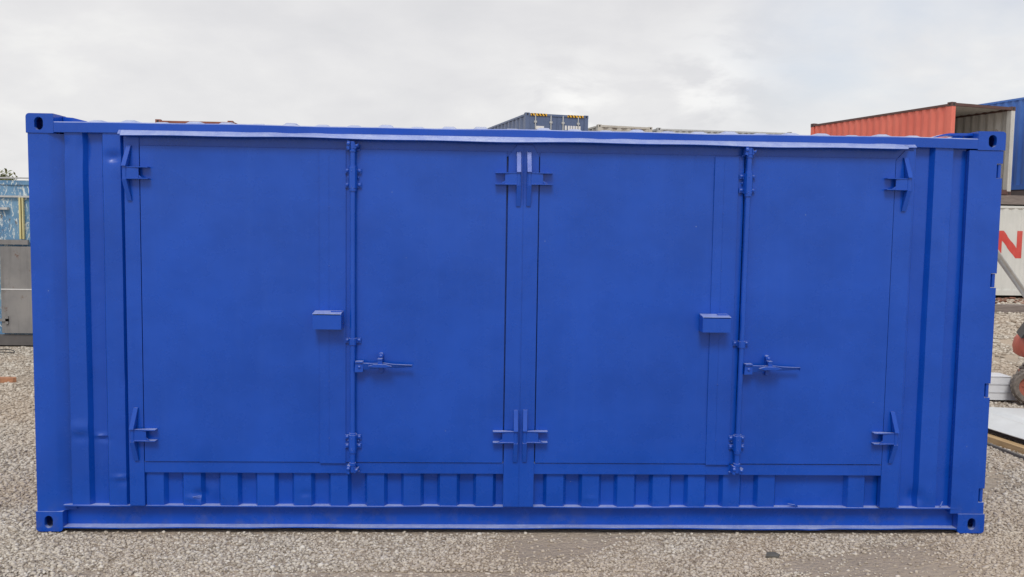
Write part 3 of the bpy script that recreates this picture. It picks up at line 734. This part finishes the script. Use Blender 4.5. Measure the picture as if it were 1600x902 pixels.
# middle: slate blue high container showing its doors over our roof
th = 1.83; bx, by = ptxy(1.276, 26.142, th, 0, -2.438)
navy = yard_container((bx, by, 3.10), th, 12.19, 2.9, M_NAVY, 'slate blue container with hazard striped top corners, its doors showing above the roof', doors_at='near', period=.50, dep=.055)
yard_container((bx, by, .05), th, 12.19, 2.9, M_NAVY, 'lower slate blue container carrying the one with hazard stripes')
for y0 in (.20, 1.62):                  # yellow and black stripes on the header of the doors
    mb = MB(); mb.box(-.006, .003, y0, y0+.62, 2.80, 2.885); hz = mb.build('hazard_strip', M_YHAZ, navy)
    k = MB()
    for i in range(5):
        a = y0+.03+i*.12; k.add([(-.009, a, 2.80), (-.009, a+.05, 2.80), (-.009, a+.10, 2.885), (-.009, a+.05, 2.885)], [(0, 1, 2, 3), (3, 2, 1, 0)])
    each(k, 'stripe', M_BLK, hz, 0)
mb = MB(); mb.box(.012, .016, 1.72, 2.05, 2.32, 2.44)
for a in (.30, .42, .52, .62, .72, .84): mb.box(.012, .016, a, a+.075, 2.34, 2.50)
each(mb, 'marking', M_SIGN, navy)
cm_th = R(20)
def stack(x, y, rz, L, top, mat, label, lower, **k):
    c_ = yard_container((x, y, top-2.59), rz, L, 2.59, mat, label, **k)
    yard_container((x, y, top-5.30), rz, L, 2.59, mat, lower, **k)
    return c_
ex, ey = ptxy(4.42, 30.0, R(105), 0, -2.438)
stack(ex, ey, R(105), 6.058, 6.07, M_CREAM, 'cream corrugated container just right of the slate blue one, above the roof line', 'lower cream container under the cream one', period=.42, dep=.06)
stack(7.1, 31.2, R(7), 6.058, 6.12, M_PALE, 'pale grey container peeping over the roof right of the cream one', 'lower pale grey container under the pale grey one')
stack(-10.75, 23.0, R(1), 2.44, 5.15, M_RUST, 'dull brown red container top showing over the left part of the roof', 'lower brown red container under the brown red one')
stack(9.9, 38.0, R(5), 6.058, 6.62, M_CREAM, 'distant cream and rust container at the right end of the pale row', 'lower distant cream container under the distant one')
yard_container((12.0, 25.6, .3), R(17.8), 2.6, 2.70, M_PALE, 'grey container on the ground under the far end of the red one')

# ------------------------------------------------------------------ things on the ground, right
mb = MB(); mb.box(0, 5.2, -.15, .15, 0, .19); o = mb.build('timber_beam', M_OLDWOOD); o.location = (11.6, 15.35, -.01); o.rotation_euler = (0, 0, R(-6))
tag(o, 'long grey weathered beam lying on the gravel in front of the white container', 'beam')
mb = MB(); mb.tube((3.0625, .545, 2.165), (6.72, 3.895, 0.012), .026, 14); prop = mb.build('metal_pole', M_GALV)
tag(prop, 'slanting grey metal pole leaning by the right end of the blue container', 'pole')
# three stacked white profiles
for i, (dx, lab) in enumerate(((.02, 'bottom white channel profile of the stack of three by the forklift wheel'), (.0, 'middle white channel profile in the stack of three by the forklift wheel'), (-.07, 'topmost white channel profile in the stack of three by the forklift wheel'))):
    mb = MB(); L = 1.6; t_ = .006; hh = .092; wd = .26
    mb.box(0, L, 0, t_, 0, hh-.0061); mb.box(0, L, wd-t_, wd, 0, hh-.0061); mb.box(-.002, L+.003, -.008, wd+.008, hh-.006, hh-.001); mb.box(0, L, t_+.001, wd-t_-.001, 0, t_)
    mb.box(L-.003, L, t_+.001, wd-t_-.001, t_+.001, hh-.0065)
    o = mb.build('channel_profile', M_PVC); o.location = (4.36+dx, 4.42, -.0+i*.0935+.012); o.rotation_euler = (0, 0, R(-4))
    tag(o, lab, 'profile', 'stacked white profiles')
# white cladding sheet on planks
mb = MB(); A_, B_, C_, D_ = Vector((4.30, 3.30, 0)), Vector((5.35, 2.86, 0)), Vector((5.45, .9, 0)), Vector((4.86, .9, 0))
def sheet(u, v, k=0):
    p = (A_*(1-u)+B_*u)*(1-v)+(D_*(1-u)+C_*u)*v
    z = .055+.055*min(1, u*3.2)**.8+.02*math.sin(v*5+1)*u-.035*math.exp(-((u-.42)/.05)**2)+.05*max(0, .25-v)*u*2
    return (p.x+.02*math.sin(v*9)*(1-u), p.y, z-.006*k)
us = np.linspace(0, 1, 40); vs_ = np.linspace(0, 1, 50)
mb.grid(sheet, us, vs_); mb.grid(lambda u, v: sheet(u, v, 1), us, vs_)
for e in (0., 1.):
    mb.grid(lambda u, k: sheet(u, e, k), us, (0, 1)); mb.grid(lambda v, k: sheet(e, v, k), vs_, (0, 1))
o = mb.build('cladding_sheet', M_SHEET, None, 50); o.location = (.04, 0, .06)
tag(o, 'curved white cladding sheet lying on timber near the right container corner', 'sheet')
mb = MB(); mb.box(0, 2.6, 0, .09, 0, .055); o = mb.build('timber_plank', M_TIMBER); o.location = (4.33, 3.25, .004); o.rotation_euler = (0, 0, R(-81))
tag(o, 'pale fresh timber plank under the edge of the white sheet', 'plank', 'planks under the sheet')
mb = MB(); mb.box(0, 2.7, 0, .03, 0, .03); o = mb.build('steel_strip', M_GREYD); o.location = (4.30, 3.20, .0); o.rotation_euler = (0, 0, R(-85))
tag(o, 'thin dark strip on the gravel beside the fresh timber plank', 'strip')
mb = MB(); mb.box(0, 2.3, 0, .22, 0, .05); o = mb.build('timber_plank', M_OLDWOOD); o.location = (4.62, 3.2, .004); o.rotation_euler = (0, 0, R(-80))
tag(o, 'dark old plank in the shade beneath the white sheet', 'plank', 'planks under the sheet')

# forklift, rear end towards us
fk = empty('forklift', (6.05, 4.66, 0), R(-28), 'faded red orange forklift truck at the right edge, dusty rear wheel and counterweight showing', 'forklift')
# local x: forward (to the right), y: width
mb = MB()
def cw(k, z):
    prof_ = [(0.06, .50), (.015, .53), (0, .62), (.015, .70), (.04, .735)]
    a = math.pi/2+math.pi*k; r = .34
    i = min(range(5), key=lambda j: abs(prof_[j][1]-z)); x0 = prof_[i][0]
    return (x0+.34+.30*math.cos(a)*1.0, r*math.sin(a), z)
zs_ = [.50, .53, .62, .70, .735]
mb.grid(cw, np.linspace(0, 1, 15), zs_)
vs0 = len(mb.v)
mb.add([cw(k, .735) for k in np.linspace(0, 1, 15)], [tuple(range(14, -1, -1))]); mb.add([cw(k, .50) for k in np.linspace(0, 1, 15)], [tuple(range(15))])
mb.box(.34, .62, -.34, .34, .51, .734); mb.build('counterweight', M_ORANGE, fk, 50)
mb = MB(); mb.box(.20, .62, -.28, .28, .33, .495); mb.build('shade_cavity', M_BLK, fk)  # black block painted in for the shaded cavity below the counterweight
mb = MB(); mb.prism([(.235, .737), (.62, .737), (.62, 1.02), (.315, 1.02)], -.32, .32); mb.build('bonnet', M_ORANGE, fk)
mb = MB(); mb.box(.625, 1.7, -.45, .45, .30, .72); mb.box(.625, 1.25, -.36, .36, .725, .98); mb.build('body', M_ORANGE, fk)
mb = MB()
for y in (-.40, .36):
    mb.tube((.64, y+.02, .80), (.70, y+.02, 1.95), .022, 8); mb.tube((1.55, y+.02, .72), (1.35, y+.02, 1.95), .022, 8)
    mb.tube((.52, y+.02, 1.95), (1.35, y+.02, 1.95), .022, 8)
for i in range(7): mb.tube((.54+i*.13, -.38, 1.96), (.45+i*.14, .38, 1.96), .012, 6)
mb.build('overhead_guard', M_BLK, fk)
mb = MB(); mb.prism([(.10, .738), (.23, .738), (.312, 1.02), (.26, 1.02)], -.33, .33); mb.build('engine_grille', M_BLK, fk)
mb = MB(); mb.box(.72, 1.12, -.22, .22, .985, 1.06); mb.box(.68, .76, -.22, .22, 1.0, 1.42); mb.build('seat', M_BLK, fk)
mb = MB()
for y in (-.30, .24): mb.box(1.80, 1.90, y, y+.06, .06, 2.1)
for z in (.3, 1.1, 2.0): mb.box(1.81, 1.89, -.24, .24, z, z+.08)
mb.build('mast', M_GREYD, fk)
mb = MB()
for y in (-.26, .16): mb.box(1.93, 1.97, y, y+.10, .06, .60); mb.box(1.97, 2.95, y, y+.10, .05, .085)
mb.box(1.905, 1.93, -.36, .36, .25, .55); mb.build('fork_carriage', M_GREYD, fk)
def wheel(x, y, r, wd, side):
    mb = MB(); n = 36; rr = [(r*.62, -wd/2), (r*.86, -wd/2-.012), (r*.96, -wd/2+.01), (r, -wd/2+.035), (r, wd/2-.035), (r*.96, wd/2-.01), (r*.86, wd/2+.012), (r*.62, wd/2)]
    mb.grid(lambda i, k: (x+rr[k][0]*(1+(.02 if (i % 3 == 0 and 2 <= k <= 5) else 0))*math.cos(2*math.pi*i/n), y+rr[k][1], r+rr[k][0]*(1+(.02 if (i % 3 == 0 and 2 <= k <= 5) else 0))*math.sin(2*math.pi*i/n)), range(n+1), range(8))
    for i in range(24):
        a = 2*math.pi*i/24; M_ = Matrix.Translation((x, y, r)) @ Matrix.Rotation(-a, 4, 'Y')
        mb.box(r*.97, r*1.03, -wd/2+.004, wd/2-.004, -.012, .012, M_)
    wl = MB(); rm = [(r*.63, -wd/2+.006), (r*.58, -wd/2+.035), (r*.30, -wd/2+.05), (r*.26, -wd/2+.01), (.001, -wd/2+.01)]
    wh = mb.build('wheel', M_TYRE, fk, 40)
    wl.grid(lambda i, k: (x+rm[k][0]*math.cos(2*math.pi*i/n), y+side*rm[k][1]*-1 if side > 0 else y+rm[k][1], r+rm[k][0]*math.sin(2*math.pi*i/n)), range(n+1), range(5))
    for i in range(6): a = math.pi/3*i; wl.dome((x+r*.42*math.cos(a), y-side*0+(-wd/2+.045)*(1 if side < 0 else -1), r+r*.42*math.sin(a)), .012, -1 if side < 0 else 1)
    wl.build('rim', M_RIM, wh)
wheel(.22, -.46, .205, .15, -1); wheel(.34, .30, .205, .15, 1); wheel(1.55, -.42, .30, .20, -1); wheel(1.55, .42, .30, .20, 1)
mb = MB(); mb.tube((.22, -.38, .205), (.34, .23, .205), .045, 10); mb.box(.14, .60, -.25, .25, .16, .30); mb.build('axle', M_RIM, fk)

mb = MB(); mb.prism_z([(-.045, -.02), (.02, -.035), (.042, -.012), (.02, .022), (-.025, .03), (-.036, .004)], 0, .009)
o = mb.build('flat_stone', plain('slate_stone', (.12, .115, .10), .8)); o.location = (1.505, -.385, .004); o.rotation_euler = (R(6), R(-4), 0)
tag(o, 'small dark flat stone on the gravel in front of the right doors', 'stone')
# litter: brick, wire loop, rust flakes, splinters
mb = MB(); mb.prism_z([(-.14, -.05), (.06, -.055), (.13, -.035), (.15, .0), (.12, .04), (.05, .055), (-.14, .05)], 0, .055)
o = mb.build('broken_brick', M_BRICK); o.location = (-5.93, 5.0, .0); tag(o, 'half of a broken orange brick on the gravel at the left edge', 'brick')
pts = [Vector((-7.25+.30*math.cos(a), 7.15+.16*math.sin(a), .015+.03*abs(math.sin(a*1.5)))) for a in np.linspace(-2.4, 2.4, 24)]
mb = MB()
for a, b_ in zip(pts, pts[1:]): mb.tube(a, b_, .007, 6)
o = mb.build('wire_loop', M_WIRE); tag(o, 'thin black wire loop on the ground near the old peeling container', 'wire')
mb = MB()
for i in range(160):
    x, y = rng.uniform(12.2, 17.5), rng.uniform(17.6, 19.4); s = rng.uniform(.03, .09); a = rng.uniform(0, 6.28)
    M_ = Matrix.Translation((x, y, .02)) @ Matrix.Rotation(a, 4, 'Z') @ Matrix.Rotation(rng.normal(0, .5), 4, 'X'); mb.box(-s, s, -s*.6, s*.6, -.006, .006, M_)
tag(mb.build('leaf_litter', plain('litter_brown', (.25, .12, .08), .9, 0, .5, 4)), 'brown leaf litter and flakes along the foot of the white container', 'litter', kind='stuff')

# ------------------------------------------------------------------ tree behind the old container
tr = empty('tree', (-15.2, 21.5, .05), 0, 'sparse grey green tree top beyond the old blue container at the left', 'tree')
tm = MB(); lm = MB(); tips = []
def branch(p, d, ln, r, dep_):
    q = p+d*ln; mid = p+d*ln*.5+Vector((random.uniform(-1, 1), random.uniform(-1, 1), random.uniform(-.3, .3)))*ln*.07
    tm.tube(p, mid, r, 6, r*.85, False); tm.tube(mid, q, r*.85, 6, r*.62, False)
    if dep_ <= 1:
        tips.extend((p.lerp(q, t_), d) for t_ in (.3, .6, .8, 1.0))
    if dep_ == 0: return
    for k in range(3 if dep_ > 1 else 4):
        nd = (d+Vector((random.uniform(-1, 1), random.uniform(-1, 1), random.uniform(-.25, .65)))*.75).normalized()
        branch(q if k < 2 else mid, nd, ln*random.uniform(.6, .8), r*.58, dep_-1)
branch(Vector((0, 0, 0)), Vector((.03, 0, 1)).normalized(), 1.15, .13, 5)
tm.build('trunk', M_BARK, tr)
for p, d in tips:
    for k in range(2):
        c_ = p+Vector((random.gauss(0, .10), random.gauss(0, .10), random.gauss(0, .10))); u = Vector((random.gauss(0, 1), random.gauss(0, 1), random.gauss(0, 1))).normalized(); v_ = u.orthogonal().normalized()
        s = random.uniform(.03, .06); lm.add([c_-u*s*1.6, c_+v_*s*.6, c_+u*s*1.6, c_-v_*s*.6], [(0, 1, 2, 3)])
lm.build('crown', M_LEAF, tr, 0)
print('tree top', max(v[2] for v in lm.v), max(v[0] for v in lm.v))
